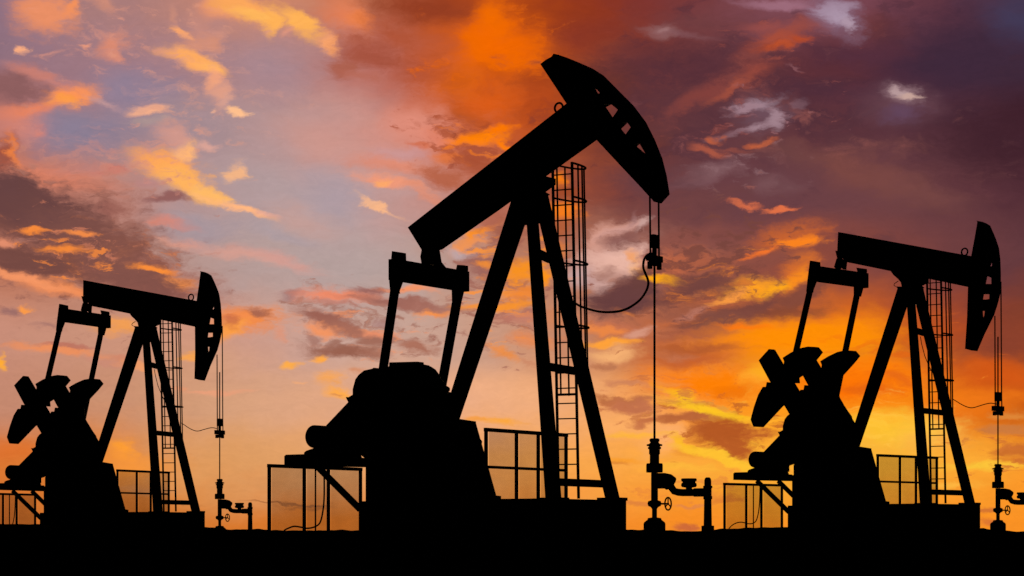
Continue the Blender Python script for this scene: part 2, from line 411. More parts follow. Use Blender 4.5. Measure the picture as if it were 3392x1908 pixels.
# the far left machine stands a little further through its stroke
piv = Vector((-.074, 0, 8.69))
for ch in pjl.children:
    k = ch.name.split('.')[0]
    if k in ('walking_beam', 'horse_head', 'tail_bearing'):
        ch.matrix_basis = Matrix.Translation(piv + Vector((.07, 0, 0))) @ Matrix.Rotation(R(-2.6), 4, 'Y') @ Matrix.Translation(-piv)
    elif k in ('equalizer_beam', 'pitman_arm'): ch.location.z -= .13
    elif k in ('bridle_cable', 'carrier_bar', 'polished_rod'): ch.location.x += .07

# ------------------------------------------------------------------ foundations
def foundation(site, label):
    o = thing("concrete_foundation", label, "foundation", site, (0, 0, 0), "foundations under the pump jacks")
    N = NEARP
    ztop = N.at(1850, 1655, 0).z
    aL = N.at(1190, 1700, -.9).x; aR = N.at(2075.5, 1700, 1.9).x; aM = N.at(1660, 1655, .85).x
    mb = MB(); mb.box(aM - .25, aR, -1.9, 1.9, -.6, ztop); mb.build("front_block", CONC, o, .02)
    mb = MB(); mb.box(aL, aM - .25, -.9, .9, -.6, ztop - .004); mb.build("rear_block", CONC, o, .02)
    return o
fc = foundation('centre', "tall concrete block under the legs of the largest middle pump jack")
fr = clone(fc, 'right', "concrete block under the legs of the pump jack at the right edge")
fl = clone(fc, 'left', "concrete block under the legs of the smallest far left pump jack")

# ------------------------------------------------------------------ guard rails with mesh infill
def guard(name, label, site, group, posts, top, bot, l0, P=NEARP, midy=None, thin=()):
    """a straight guard rail running across the machine; posts by photo x, first one at lateral l0"""
    xs = [p for p in posts]
    a0 = P.at(xs[0], (top + bot) / 2, l0).x
    def lat(x):                                   # lateral offset on the plane a = a0 seen at photo x
        if P.far: x = far_scale(x, 0)[0]
        u = (x - CXP) / FPX
        return (u * (D0 - a0 * ST) - X0 - a0 * CT) / (ST - u * CT)
    zt, zb = P.at(xs[0], top, l0).z, P.at(xs[0], bot, l0).z
    root = thing(name, label, "guard rail", site, (a0, l0, 0), group)
    ls = [lat(x) for x in xs]
    mb = MB(); mb.bar((a0, ls[0] - .045, zt - .045), (a0, ls[-1] + .045, zt - .045), .08, .09); mb.build("top_rail", STEEL, root)
    if midy:
        zm = P.at(xs[1], midy, ls[1]).z
        mb = MB(); mb.bar((a0, ls[0] + .05, zm), (a0, ls[-1] - .05, zm), .05, .07); mb.build("mid_rail", STEEL, root)
    for l in ls:
        mb = MB(); mb.box(a0 - .03, a0 + .03, l - .042, l + .042, zb, zt - .092); mb.build("post", STEEL, root)
    for x in thin:
        l = lat(x); mb = MB(); mb.tube([(a0, l, zb), (a0, l, zt - .092)], .022, 8); mb.build("brace_rod", STEEL, root)
    zs = [zb, zt - .092]
    if midy: zs = [zb, zm, zt - .092]
    for i in range(len(ls) - 1):
        mb = MB(); v = [mb.bm.verts.new(p) for p in ((a0 + .045, ls[i] + .05, zb), (a0 + .045, ls[i + 1] - .05, zb), (a0 + .045, ls[i + 1] - .05, zt - .092), (a0 + .045, ls[i] + .05, zt - .092))]
        mb.face(v); mb.build("mesh_panel", WIRE, root)
    return root
fg = "guard rails beside the front legs"; rg = "guard rails around the motor platforms"
g1 = guard("guard_rail", "wire mesh guard rail beside the front legs of the largest pump jack", 'centre', fg, (1610, 1711, 1783, 1875), 1417, 1664, -1.8, midy=1551)
g2 = clone(g1, 'right', "wire mesh guard rail beside the front legs of the right edge pump jack")
g3 = clone(g1, 'left', "wire mesh guard rail beside the front legs of the smallest left pump jack")
h1 = guard("guard_rail", "wire mesh guard rail under the motor of the largest pump jack", 'centre', rg, (892, 1008, 1088, 1194), 1537, 1785, -2.2, thin=(1045,))
h2 = guard("guard_rail", "wire mesh guard rail under the motor of the right edge pump jack", 'right', rg, (2402, 2476, 2527, 2595), 1599, 1800, -2.2, P=FARP, thin=(2500,))
h3 = clone(h2, 'left', "wire mesh guard rail under the motor of the far left pump jack")

# ------------------------------------------------------------------ wellheads
def wellhead(site, label, far):
    P = FARP if far else NEARP
    aw = (P.at(3306, 1500) if far else P.at(2168, 1100)).x
    k = 1.0
    o = thing("wellhead", label, "wellhead", site, (aw, 0, 0), "wellheads below the horse heads")
    if far: Y = lambda y: P.at(3309, 1553.6 + (y - 1474) / 1.405).z
    else: Y = lambda y: P.at(2172, y).z
    S = 1 / 132.0
    mb = MB(); mb.lathe([(35 * S, -.3), (35 * S, Y(1735)), (33 * S, Y(1730)), (23 * S, Y(1722)), (21 * S, Y(1716)), (9 * S, Y(1714))], (aw, 0, 0)); mb.build("casing_head", DARK, o)
    mb = MB(); mb.lathe([(8 * S, Y(1716)), (8 * S, Y(1686)), (12 * S, Y(1680)), (20 * S, Y(1676)), (22.5 * S, Y(1668)), (20 * S, Y(1660)), (11 * S, Y(1657)), (11 * S, Y(1566))], (aw, 0, 0))
    vb = mb.build("gate_valve", DARK, o)
    zc = Y(1669); ah = aw + 43 * S / CT * .96
    mb = MB(); R0 = 20 * S
    mb.tube([(ah, R0 * math.cos(t), zc + R0 * math.sin(t)) for t in [2 * math.pi * i / 24 for i in range(24)]], .02, 8, True)
    for i in range(3):
        t = math.pi / 2 + i * 2 * math.pi / 3; mb.tube([(ah, 0, zc), (ah, R0 * math.cos(t), zc + R0 * math.sin(t))], .016, 6)
    mb.tube([(aw + .14, 0, zc), (ah + .02, 0, zc)], .022, 8); mb.build("handwheel", STEEL, vb)
    mb = MB(); mb.lathe([(26 * S, Y(1565)), (26.5 * S, Y(1560)), (26.5 * S, Y(1540)), (25 * S, Y(1535)), (15 * S, Y(1534)), (15 * S, Y(1506)), (17.5 * S, Y(1504)), (17.5 * S, Y(1488)), (21 * S, Y(1487)), (21 * S, Y(1481)), (18 * S, Y(1480)), (18 * S, Y(1478)), (25 * S, Y(1477)), (25 * S, Y(1472)), (17 * S, Y(1470)), (13 * S, Y(1465)), (16 * S, Y(1461)), (16 * S, Y(1455)), (12 * S, Y(1452))], (aw, 0, 0))
    mb.build("stuffing_box", DARK, o)
    q = 1 / (132.0 * CT)
    z0, z1 = Y(1593), Y(1633)
    mb = MB(); mb.tube([(aw + .05, 0, z0), (aw + 30 * q, 0, z0), (aw + 42 * q, 0, z0 - .02), (aw + 49 * q, 0, z0 - .07)], 25 * S, 16)
    mb.build("flow_tee", DARK, o)
    mb = MB(); mb.tube([(aw + 46 * q, 0, z0 - .05), (aw + 52 * q, 0, z0 - .17), (aw + 60 * q, 0, z0 - .255), (aw + 72 * q, 0, z1 + .01), (aw + 86 * q, 0, z1), (aw + 160 * q, 0, z1)], 11.5 * S, 14)
    mb.tube([(aw + 120 * q, 0, z1), (aw + 158 * q, 0, z1)], 13.5 * S, 14)
    pipe = mb.build("flow_line", DARK, o)
    mb = MB(); ac = aw + 104 * q
    mb.lathe([(10 * S, z1 + .05), (10 * S, Y(1617)), (22 * S, Y(1615)), (25 * S, Y(1610)), (24 * S, Y(1603)), (20 * S, Y(1600)), (20 * S, Y(1598)), (24 * S, Y(1595)), (25 * S, Y(1590)), (23 * S, Y(1586.5))], (ac, 0, 0)); mb.build("check_valve", DARK, pipe)
    ar = aw + 160 * q
    mb = MB(); mb.lathe([(20 * S, -.3), (20 * S, Y(1742)), (13 * S, Y(1741)), (11.5 * S, Y(1656)), (14 * S, Y(1655)), (14 * S, Y(1646)), (12 * S, Y(1644)), (12 * S, Y(1620)), (14.5 * S, Y(1619)), (14.5 * S, Y(1612)), (11 * S, Y(1611)), (11 * S, Y(1594)), (9 * S, Y(1587)), (5 * S, Y(1584))], (ar, 0, 0)); mb.build("riser_pipe", DARK, o)
    return o
w1 = wellhead('centre', "wellhead with side valves right of the largest middle pump jack", False)
w2 = wellhead('right', "wellhead cut off by the right edge of the picture", True)
w3 = clone(w2, 'left', "smallest wellhead standing beside the far left pump jack")

w3.matrix_world = w3.matrix_world @ Matrix.Translation((.07, 0, 0))

# ------------------------------------------------------------------ hoses
def hose(site, label, pts, P, r, group=None, name="hose"):
    o = P.at(*pts[-1][:2], pts[-1][2])
    raw = [P.at(x, y, l) for x, y, l in pts]
    sm = []                                       # Catmull-Rom smoothing
    for i in range(len(raw) - 1):
        p0, p1, p2, p3 = raw[max(i - 1, 0)], raw[i], raw[i + 1], raw[min(i + 2, len(raw) - 1)]
        for k in range(6):
            t = k / 6; sm.append(.5 * ((2 * p1) + (p2 - p0) * t + (2 * p0 - 5 * p1 + 4 * p2 - p3) * t * t + (3 * p1 - p0 - 3 * p2 + p3) * t ** 3))
    sm.append(raw[-1])
    mb = MB(); mb.tube(sm, r, 8)
    org = raw[0]
    bmesh.ops.translate(mb.bm, vec=-org, verts=mb.bm.verts[:])
    ob = mb.build(name, RUBBER)
    ob.matrix_world = frame(site) @ Matrix.Translation(org); ob["_o"] = tuple(org)
    ob["label"] = label; ob["category"] = "hose"
    if group: ob["group"] = group
    return ob
hg = "hoses hung from the rod clamps"
k1 = hose('centre', "thick black hose looping from the rod clamp to the big ladder", [(2160, 840, 0), (2150, 842, 0), (2140, 849, 0), (2132.5, 864, 0), (2131, 886, 0.02), (2137, 904, .05), (2146, 926, .1), (2147, 944, .12), (2138.5, 968, .16), (2118, 995, .22), (2086, 1018, .35), (2055, 1030, .5), (2019, 1034, .65), (1983, 1032, .8), (1947, 1023, .95), (1920, 1013, 1.0), (1895, 998, 1.0)], NEARP, .03, hg)
k2 = hose('right', "thin black hose from the rod clamp of the right edge pump jack", [(3303, 1338, 0), (3297, 1337, 0), (3284, 1335, .05), (3271, 1336.5, .1), (3255, 1341, .2), (3240, 1346, .35), (3226, 1350.5, .5), (3213, 1352, .6), (3197, 1348, .7), (3181, 1341, .85), (3166, 1332, .95), (3152, 1324, 1.0)], FARP, .016, hg)
k3 = clone(k2, 'left', "thin black hose from the rod clamp of the far left pump jack")
cg = "power cables on the ground under the motors"
c1 = hose('centre', "power cable hanging down under the motor of the largest pump jack", [(1073, 1545, -1), (1074, 1600, -1), (1073.5, 1650, -1), (1070, 1690, -1), (1061, 1729, -1), (1045, 1744, -1), (1020, 1750, -1), (998, 1746.5, -1), (975, 1743.5, -1), (957, 1749, -1), (942, 1757, -1), (925, 1775, -1)], NEARP, .022, cg, "power_cable")
c2 = hose('right', "power cable hanging down under the motor of the right edge pump jack", [(2521, 1604, -1), (2520, 1650, -1), (2517, 1690, -1), (2510, 1722, -1), (2499, 1734, -1), (2482, 1736, -1), (2462, 1731, -1), (2445, 1733, -1), (2430, 1741, -1), (2421, 1750, -1), (2410, 1765, -1)], FARP, .02, cg, "power_cable")
c3 = clone(c2, 'left', "power cable hanging down under the motor of the far left pump jack")

# ------------------------------------------------------------------ ground
SKY_EDGE = [(-600, 1740), (0, 1737), (110, 1737), (200, 1744), (330, 1745), (520, 1744), (640, 1746), (700, 1748), (770, 1754), (850, 1752), (900, 1755), (960, 1757), (1190, 1757), (1220, 1755), (1700, 1757), (2060, 1754), (2130, 1755), (2220, 1757), (2270, 1760), (2330, 1758), (2400, 1753), (2600, 1746), (2700, 1748), (3230, 1752), (3255, 1748), (3275, 1752), (3300, 1758), (3392, 1761), (4000, 1762)]
def edge_y(az):
    x = CXP + FPX * math.tan(az)
    for (x0, y0), (x1, y1) in zip(SKY_EDGE, SKY_EDGE[1:]):
        if x0 <= x <= x1: t = (x - x0) / (x1 - x0); t = t * t * (3 - 2 * t); return y0 + (y1 - y0) * t
    return SKY_EDGE[0][1] if x < 0 else SKY_EDGE[-1][1]
def ground():
    rad = [0.5, 2, 4, 7, 10, 14, 18, 22, 26, 30, 33, 35, 36.5, 37.3, 38, 38.7, 39.5, 40.5, 42, 44, 47, 50, 55, 60, 66, 74, 84, 96, 110, 130, 160, 200, 260, 350, 500, 800, 1400, 2600]
    front = [R(-20 + i * .06) for i in range(667)]
    rest = [R(20 + i * 4) for i in range(1, 80)]
    azs = front + rest
    vs, fs = [], []
    for r in rad:
        for a in azs:
            f = abs((math.degrees(a) + 180) % 360 - 180)
            aa = a if f < 45 else 0.6
            crest = EYE + (HOR - edge_y(max(-.5, min(.5, aa)))) / FPX * 38.7
            w = math.exp(-((r - 38.7) / (8 if r < 38.7 else 5)) ** 2)
            if r > 38.7: w = math.exp(-((r - 38.7) / 5) ** 2)
            x, y = r * math.sin(a), r * math.cos(a)
            z = crest * w * (1 if f < 60 else max(0, 1 - (f - 60) / 30))
            am = .018 + .02 * min(1, r / 40)
            z += am * .55 * mnoise.noise(Vector((x * 1.7, y * .7, 0))) * (1 if 3 < r < 60 else .3) + am * .5 * mnoise.noise(Vector((x * 5, y * 2, 3))) * (1 if 10 < r < 50 else .1)
            if r > 60: z -= .15 + .25 * min(1, (r - 60) / 100) * 0
            vs.append((x, y, z))
    n = len(azs)
    for i in range(len(rad) - 1):
        for j in range(n):
            k = (j + 1) % n
            fs.append((i * n + j, i * n + k, (i + 1) * n + k, (i + 1) * n + j))
    fs.append(tuple(range(n))[::-1])
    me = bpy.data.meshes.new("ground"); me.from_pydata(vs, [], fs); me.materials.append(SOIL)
    o = bpy.data.objects.new("ground", me); COL.objects.link(o); o["kind"] = "structure"; o["label"] = "black bare ground below the pump jacks"
    bm = bmesh.new(); bm.from_mesh(me); bmesh.ops.recalc_face_normals(bm, faces=bm.faces[:]); bm.to_mesh(me); bm.free()
ground()

for o in bpy.data.objects:
    if "_o" in o: del o["_o"]

# ------------------------------------------------------------------ sky
# The sky is a function of direction only: x = azimuth, y = elevation (7 x radians). Cloud banks are soft ellipses
# broken up by turbulence, laid over a dusk gradient. Positions below were measured on the photograph.
def lin(c):
    return tuple(((v / 255 + .055) / 1.055) ** 2.4 if v / 255 > .04045 else v / 255 / 12.92 for v in c)
def dirpx(px, py):
    az = math.atan((px - CXP) / FPX)
    return 7 * az, 7 * math.atan((HOR - py) / FPX * math.cos(az))
COLS = [0, 340, 680, 1020, 1360, 1700, 2040, 2380, 2720, 3060, 3392]
ROWS = [
 (0,    [(140,110,130),(170,125,120),(190,130,115),(215,140,105),(155,62,35),(165,65,20),(130,45,35),(110,60,62),(140,85,100),(95,45,50),(65,55,80)]),
 (220,  [(140,110,125),(162,122,130),(168,128,132),(180,138,138),(180,85,60),(205,88,15),(125,55,42),(105,60,65),(100,50,55),(75,42,60),(60,42,60)]),
 (440,  [(200,120,100),(145,125,142),(165,140,145),(190,150,145),(222,140,120),(195,85,25),(85,45,45),(105,62,68),(92,50,55),(85,50,62),(58,28,38)]),
 (660,  [(170,105,90),(190,130,115),(178,150,150),(178,158,160),(198,154,148),(190,95,55),(120,58,50),(100,62,70),(110,65,68),(110,65,68),(75,40,50)]),
 (880,  [(190,115,85),(180,120,100),(183,154,148),(180,158,155),(183,163,158),(190,120,85),(165,110,95),(140,80,70),(150,75,55),(115,65,65),(95,55,60)]),
 (1100, [(200,140,120),(200,145,120),(210,150,125),(200,160,148),(200,165,150),(205,150,120),(180,105,75),(200,100,45),(240,120,18),(170,70,40),(120,60,45)]),
 (1320, [(195,135,110),(200,140,110),(212,158,120),(222,165,130),(232,170,135),(240,175,130),(240,165,100),(252,140,20),(255,160,20),(250,125,20),(190,80,20)]),
 (1540, [(215,115,50),(230,135,50),(220,155,95),(225,160,105),(240,165,100),(245,165,90),(252,168,70),(250,165,50),(250,178,55),(252,180,60),(250,150,40)]),
 (1750, [(205,110,45),(200,110,40),(215,120,45),(218,118,42),(225,130,50),(238,135,45),(245,140,42),(248,142,35),(250,148,38),(250,148,40),(250,145,35)]),
]
# x, y, rx, ry, turn (deg, anticlockwise), colour, opacity, break-up, softness, noise (0 billow, 1 streak)
ST = [
# upper left
 (260,430,150,80,0,(140,125,142),.7,.3,.9,0),(440,290,120,80,0,(148,126,145),.6,.3,.9,0),
 (150,50,95,62,10,(238,145,100),.85,.8,.6,0),(255,20,60,18,42,(250,148,88),.8,.6,.7,0),(90,162,20,10,-10,(248,172,128),.9,.5,.6,0),(262,156,24,10,0,(235,155,125),.8,.5,.6,0),
 (375,155,60,36,18,(228,142,112),.75,.9,.7,0),(398,190,24,16,0,(225,142,115),.6,.6,.7,0),(350,18,55,20,-32,(218,145,118),.6,.8,.8,0),(572,60,16,40,22,(206,142,122),.6,.6,.9,0),
 (690,90,45,60,25,(206,142,126),.55,1.0,.9,0),(720,20,60,30,-20,(235,150,110),.7,.8,.8,0),
 (800,18,125,42,-22,(252,168,92),.9,.6,.6,0),(835,52,72,20,-14,(255,182,92),.95,.4,.5,0),(892,68,28,46,0,(255,178,88),.95,.5,.5,0),(985,72,78,26,-34,(255,178,88),.95,.5,.5,0),(1098,140,46,18,-28,(250,165,108),.9,.5,.6,0),(960,105,26,16,18,(228,152,125),.7,.8,.8,0),
 (1140,60,100,60,-20,(232,128,84),.75,.7,.8,0),(1190,64,46,26,10,(236,128,70),.8,.7,.8,0),
 (600,112,30,14,-14,(252,168,108),.9,.5,.5,0),(662,150,62,44,10,(218,146,118),.75,1.0,.7,0),(640,205,98,30,-20,(255,172,98),.95,.5,.5,0),(690,232,50,20,-10,(255,178,100),.95,.5,.5,0),(690,272,28,34,0,(248,168,125),.8,.8,.7,0),(722,312,40,24,10,(226,162,138),.8,1.0,.7,0),(745,345,34,26,30,(222,162,142),.7,1.0,.7,0),(788,380,34,14,-8,(255,192,142),.95,.4,.4,0),(690,376,14,8,20,(228,170,145),.8,.5,.6,0),
 (490,364,52,15,4,(250,178,138),.95,.5,.5,0),(488,402,50,14,0,(178,152,145),.6,.6,.8,0),
 (40,290,120,62,0,(142,95,95),.9,.5,.6,0),(235,308,95,26,14,(255,150,85),.9,.7,.6,0),(195,338,52,20,16,(255,158,72),.95,.6,.5,0),(130,250,110,22,-16,(212,132,116),.7,.7,.8,0),(95,372,110,26,10,(236,132,92),.8,.7,.7,0),(80,425,110,44,0,(214,132,115),.8,.7,.8,0),(140,438,30,18,10,(238,132,96),.9,.6,.6,0),(350,330,66,11,-16,(204,155,150),.7,.5,.8,1),
 (150,585,190,50,-6,(226,132,102),.85,.7,.8,1),(12,530,34,66,-16,(160,82,64),.9,.5,.6,0),(36,508,15,54,24,(240,130,66),.8,.5,.7,0),(350,566,60,11,0,(208,110,92),.7,.6,.7,1),(290,560,90,16,0,(198,128,118),.5,.6,.8,1),
 (560,548,118,46,-10,(255,166,88),.95,.7,.5,0),(612,496,46,30,10,(255,182,118),.95,.6,.6,0),(560,450,56,36,-30,(216,154,138),.75,1.1,.7,0),(690,482,36,12,0,(222,165,150),.8,.6,.7,0),(780,566,28,26,0,(246,182,132),.85,.9,.6,0),(615,594,110,46,-16,(255,178,94),.95,.8,.5,0),(705,640,50,26,-10,(255,186,102),.95,.6,.5,0),(800,690,110,14,-20,(255,182,128),.95,.4,.6,1),(880,712,60,10,-12,(232,170,150),.7,.5,.8,1),
# dark bank, left
 (230,800,420,230,-16,(150,96,84),.85,.45,1,('cell',-.45,.0)),(200,760,360,200,-16,(112,72,66),.9,.5,1,('cell',-.28,.08)),
 (170,760,330,150,-14,(170,108,92),.75,.9,.6,0),(480,900,240,60,-18,(166,100,86),.7,.8,.7,0),
 (40,640,84,58,-6,(98,64,66),.95,1.0,.5,0),(60,700,110,50,0,(104,66,66),.95,.7,.5,0),(165,670,52,38,-20,(108,68,66),.9,.9,.5,0),(110,745,170,46,0,(122,76,68),.85,.9,.6,1),(270,770,120,66,-8,(124,78,70),.85,1.0,.6,0),(370,830,110,54,-8,(136,84,74),.8,1.1,.6,0),(110,880,150,34,-6,(116,72,66),.9,.9,.5,1),(250,895,90,30,-6,(140,84,70),.8,.9,.6,1),(460,925,150,40,-20,(138,84,76),.85,.9,.6,0),(330,700,80,26,6,(170,112,100),.6,1.0,.7,1),
 (130,768,50,11,2,(244,134,58),.95,.7,.5,1),(270,778,46,9,0,(236,135,72),.9,.7,.5,1),(222,835,52,12,0,(240,134,58),.95,.7,.5,1),(232,872,40,22,-20,(226,122,54),.85,1.0,.6,1),(395,845,62,42,-10,(222,128,78),.8,1.2,.6,0),(512,895,46,10,-4,(250,140,56),.95,.6,.5,1),(24,808,50,16,0,(226,140,106),.85,.7,.6,1),(110,805,60,10,0,(190,130,115),.6,.7,.7,1),
 (567,662,86,15,4,(148,96,92),.9,.3,.5,0),(350,690,46,20,0,(150,92,82),.6,.9,.7,0),(480,610,60,16,-4,(190,132,128),.6,.8,.8,1),(570,742,80,15,-6,(226,134,106),.85,.7,.7,1),(610,800,70,14,-4,(236,148,110),.8,.7,.7,1),
 (60,918,120,18,-18,(242,148,102),.9,.5,.6,1),(200,962,140,28,-12,(240,142,88),.9,.7,.6,0),(580,930,66,20,-12,(246,146,76),.9,.7,.6,0),(450,985,120,16,-8,(232,138,92),.7,.7,.7,1),
 (85,1028,24,11,0,(250,154,72),.95,.4,.5,0),(45,1040,42,11,0,(152,106,102),.8,.6,.7,1),(150,1084,30,11,0,(168,118,108),.7,.6,.7,1),(390,1085,70,24,0,(246,160,80),.8,.9,.7,1),
 (260,850,380,170,-14,(232,132,72),.85,.38,1,('band',-.14,.2)),(440,860,250,150,-18,(232,136,84),.6,.4,1,('cell',-.16,.2)),(410,840,250,130,-18,(138,84,74),.85,.42,1,('band',-.16,.16)),(180,720,280,120,-14,(96,62,62),.85,.55,1,('cell',-.26,.05)),
 (330,520,420,130,-6,(214,142,124),.5,.4,1,('cell',-.25,.15)),(640,300,330,330,-30,(226,156,130),.5,.4,1,('cell',-.2,.3)),(330,140,330,150,0,(226,150,126),.45,.4,1,('cell',-.2,.3)),
# left middle
 (1180,1060,360,130,-8,(160,104,88),.75,.5,1,('cell',-.3,.05)),(1200,1090,340,120,-8,(238,146,98),.7,.42,1,('band',-.14,.14)),
 (820,850,240,20,-12,(218,158,142),.75,.6,.9,1),(930,868,130,20,-18,(212,156,146),.6,.6,.9,1),(1245,682,84,9,-24,(250,184,136),.95,.6,.6,1),(1095,650,110,80,-20,(170,154,164),.6,.5,1,0),(1050,470,140,60,-20,(208,152,140),.6,.6,.9,0),(1000,730,130,50,-24,(202,158,148),.6,.6,.9,0),(930,780,120,24,-16,(170,156,164),.5,.5,.9,1),(640,760,110,50,0,(168,150,158),.5,.5,.9,0),
 (1310,560,140,26,-8,(226,138,110),.75,.8,.8,0),(1290,612,120,18,-10,(242,154,120),.85,.7,.7,1),(1265,615,30,10,0,(255,170,105),.8,.6,.6,1),
 (960,975,50,16,4,(162,118,114),.85,.7,.6,0),(1130,985,160,20,-3,(236,138,104),.9,.7,.6,1),(1100,1006,70,10,-8,(190,125,110),.7,.6,.7,1),(1300,1000,130,17,-4,(160,104,92),.9,.7,.5,1),(1232,962,60,12,6,(156,100,92),.85,.8,.6,0),(1350,962,90,10,-3,(250,148,95),.8,.5,.6,1),(1440,1024,110,18,-6,(166,108,94),.85,.8,.6,1),(1440,1036,70,9,-4,(244,145,75),.85,.6,.6,1),
 (820,1062,122,46,2,(242,140,76),.95,.8,.5,0),(770,1098,60,22,18,(252,158,70),.9,.6,.6,0),(860,1040,56,17,-16,(160,98,80),.8,.9,.6,0),(770,1075,28,24,0,(196,104,70),.7,.9,.7,0),(930,1120,22,16,0,(228,150,118),.6,.8,.8,0),
 (1090,1068,100,28,-20,(156,98,84),.92,.8,.5,0),(1160,1094,80,18,-10,(168,108,90),.8,.8,.6,0),(1065,1098,64,17,-6,(240,148,98),.9,.7,.6,0),(1030,1128,22,20,0,(168,118,105),.7,.7,.7,0),(1130,1160,130,24,-4,(154,98,80),.92,.8,.5,0),(1095,1140,34,18,10,(160,108,92),.7,.9,.6,0),(1232,1130,46,20,6,(162,106,88),.85,.8,.6,0),(1365,1142,66,19,-14,(172,112,92),.9,.7,.5,0),(1250,1165,50,12,0,(170,112,92),.8,.7,.6,1),(1245,1100,50,12,0,(232,142,104),.8,.8,.7,1),(1260,1062,30,8,0,(180,140,135),.6,.5,.8,1),
 (960,1204,36,14,14,(252,172,76),.95,.5,.6,0),(1046,1186,24,15,-10,(252,168,72),.95,.5,.6,0),(1085,1255,44,22,6,(246,166,90),.85,.9,.7,0),(1120,1298,50,14,-6,(254,170,74),.95,.5,.6,0),(1110,1300,18,5,0,(214,140,84),.8,.4,.7,1),(1185,1230,30,11,8,(214,142,104),.8,.7,.7,0),(730,1292,100,8,-2,(238,160,122),.7,.5,.8,1),(990,1268,20,5,0,(240,170,120),.7,.4,.8,1),
# centre, glowing orange bank
 (1660,160,230,150,0,(228,98,6),.9,.6,.9,0),(1560,330,180,110,10,(204,90,34),.8,.6,.9,0),(1740,380,120,110,0,(196,82,28),.8,.6,.9,0),(1440,28,220,42,-4,(146,60,34),.85,.6,.8,0),(1330,110,120,52,-20,(176,82,52),.75,.7,.8,0),(1860,60,160,70,0,(146,54,26),.7,.6,.9,0),
 (1640,62,60,64,10,(240,108,2),.9,.6,.9,0),(1580,140,60,70,-20,(242,106,0),.85,.6,.9,0),(1510,250,90,60,-12,(218,96,14),.7,.6,.9,0),(1640,225,50,36,0,(178,72,18),.6,.9,.9,0),
 (1235,170,118,40,-16,(166,82,62),.85,.8,.7,0),(1150,212,60,32,26,(172,94,74),.8,.9,.7,0),(1190,245,50,22,0,(186,105,85),.6,.9,.8,0),(1530,375,64,34,-10,(172,80,40),.75,.9,.8,0),(1400,225,90,50,0,(176,78,44),.6,.8,.9,0),
 (1930,120,130,70,0,(130,50,38),.7,.6,.9,0),(1850,240,110,70,10,(150,62,30),.7,.7,.9,0),
 (1400,425,110,66,-10,(224,142,122),.8,.8,.8,0),(1480,470,70,30,-20,(226,128,100),.7,.9,.8,0),(1385,488,46,13,4,(212,112,80),.85,.7,.6,0),(1330,520,110,24,0,(204,155,158),.5,.7,.9,1),
 (1600,452,100,22,8,(255,130,8),.95,.7,.6,0),(1660,422,66,15,4,(252,120,4),.9,.7,.6,0),(1690,480,50,16,-34,(255,126,14),.9,.6,.6,0),(1590,545,100,46,-14,(172,84,56),.9,.8,.6,0),(1480,528,50,22,10,(228,115,50),.75,.9,.7,0),(1470,590,100,32,-10,(182,98,70),.85,.9,.6,0),(1430,655,70,16,-30,(225,140,110),.6,.8,.7,1),
 (1700,260,380,230,0,(150,60,26),.65,.4,1,('lump',-.25,.2)),(1640,180,330,190,0,(244,108,0),.75,.42,1,('lump',-.2,.12)),(1540,480,260,120,-14,(168,78,50),.75,.45,1,('cell',-.25,.08)),(1560,470,260,90,-10,(250,128,24),.6,.45,1,('band',-.12,.14)),
# upper right
 (2650,330,760,380,0,(66,40,54),.7,.3,1,('lump',-.2,.18)),(2550,330,640,420,20,(150,84,80),.55,.35,1,('lump',-.05,.3)),(2500,300,420,300,30,(172,84,66),.55,.4,1,('cell',-.08,.22)),(2450,560,420,130,14,(140,104,108),.6,.4,1,('cell',-.05,.25)),(2560,360,260,160,10,(150,118,130),.55,.4,1,('cell',-.02,.22)),(2900,520,560,260,-14,(136,80,74),.45,.3,1,('lump',-.1,.3)),
 (2140,215,220,70,6,(92,48,54),.8,.6,.8,0),(2000,290,120,80,0,(96,48,44),.7,.7,.8,0),(2250,340,200,90,-8,(88,50,58),.75,.7,.8,0),(2195,112,60,26,-6,(150,104,104),.75,1.0,.9,0),(2200,108,22,9,0,(166,122,122),.7,.8,.8,0),(2270,130,90,12,-8,(130,85,90),.6,.6,.8,1),(2330,80,130,40,0,(112,62,64),.6,.7,.9,0),
 (2420,245,230,36,34,(142,72,64),.8,.9,.7,0),(2330,310,90,34,30,(128,62,58),.6,.9,.8,0),(2560,140,90,30,14,(170,78,58),.8,.9,.7,0),(2552,166,46,12,6,(188,80,44),.9,.8,.6,0),(2632,138,40,13,4,(176,74,46),.9,.8,.6,0),(2520,235,64,26,10,(156,74,60),.8,.9,.7,0),(2530,92,90,24,0,(155,78,72),.7,.8,.8,0),(2670,85,60,26,10,(150,75,68),.7,.8,.8,0),
 (2900,95,110,56,-14,(112,56,56),.7,.8,.8,0),(3130,180,240,140,0,(60,40,58),.75,.5,.9,0),(2830,175,190,36,0,(84,46,60),.8,.7,.8,0),(3380,70,90,70,0,(66,62,92),.6,.5,.9,0),
 (2600,12,130,18,-6,(160,110,126),.8,.7,.7,0),(2772,52,78,60,-24,(140,112,134),.75,.9,.9,0),(2768,52,50,26,-26,(174,150,170),.85,1.1,.6,0),(2775,22,60,16,10,(164,138,158),.7,.9,.7,0),(2800,78,20,24,0,(178,152,168),.7,1.1,.75,0),
 (2610,290,150,60,0,(94,50,54),.7,.8,.8,0),(2740,230,160,40,-6,(90,46,54),.7,.7,.8,0),(2640,223,36,4,-8,(135,85,90),.7,.3,.7,1),
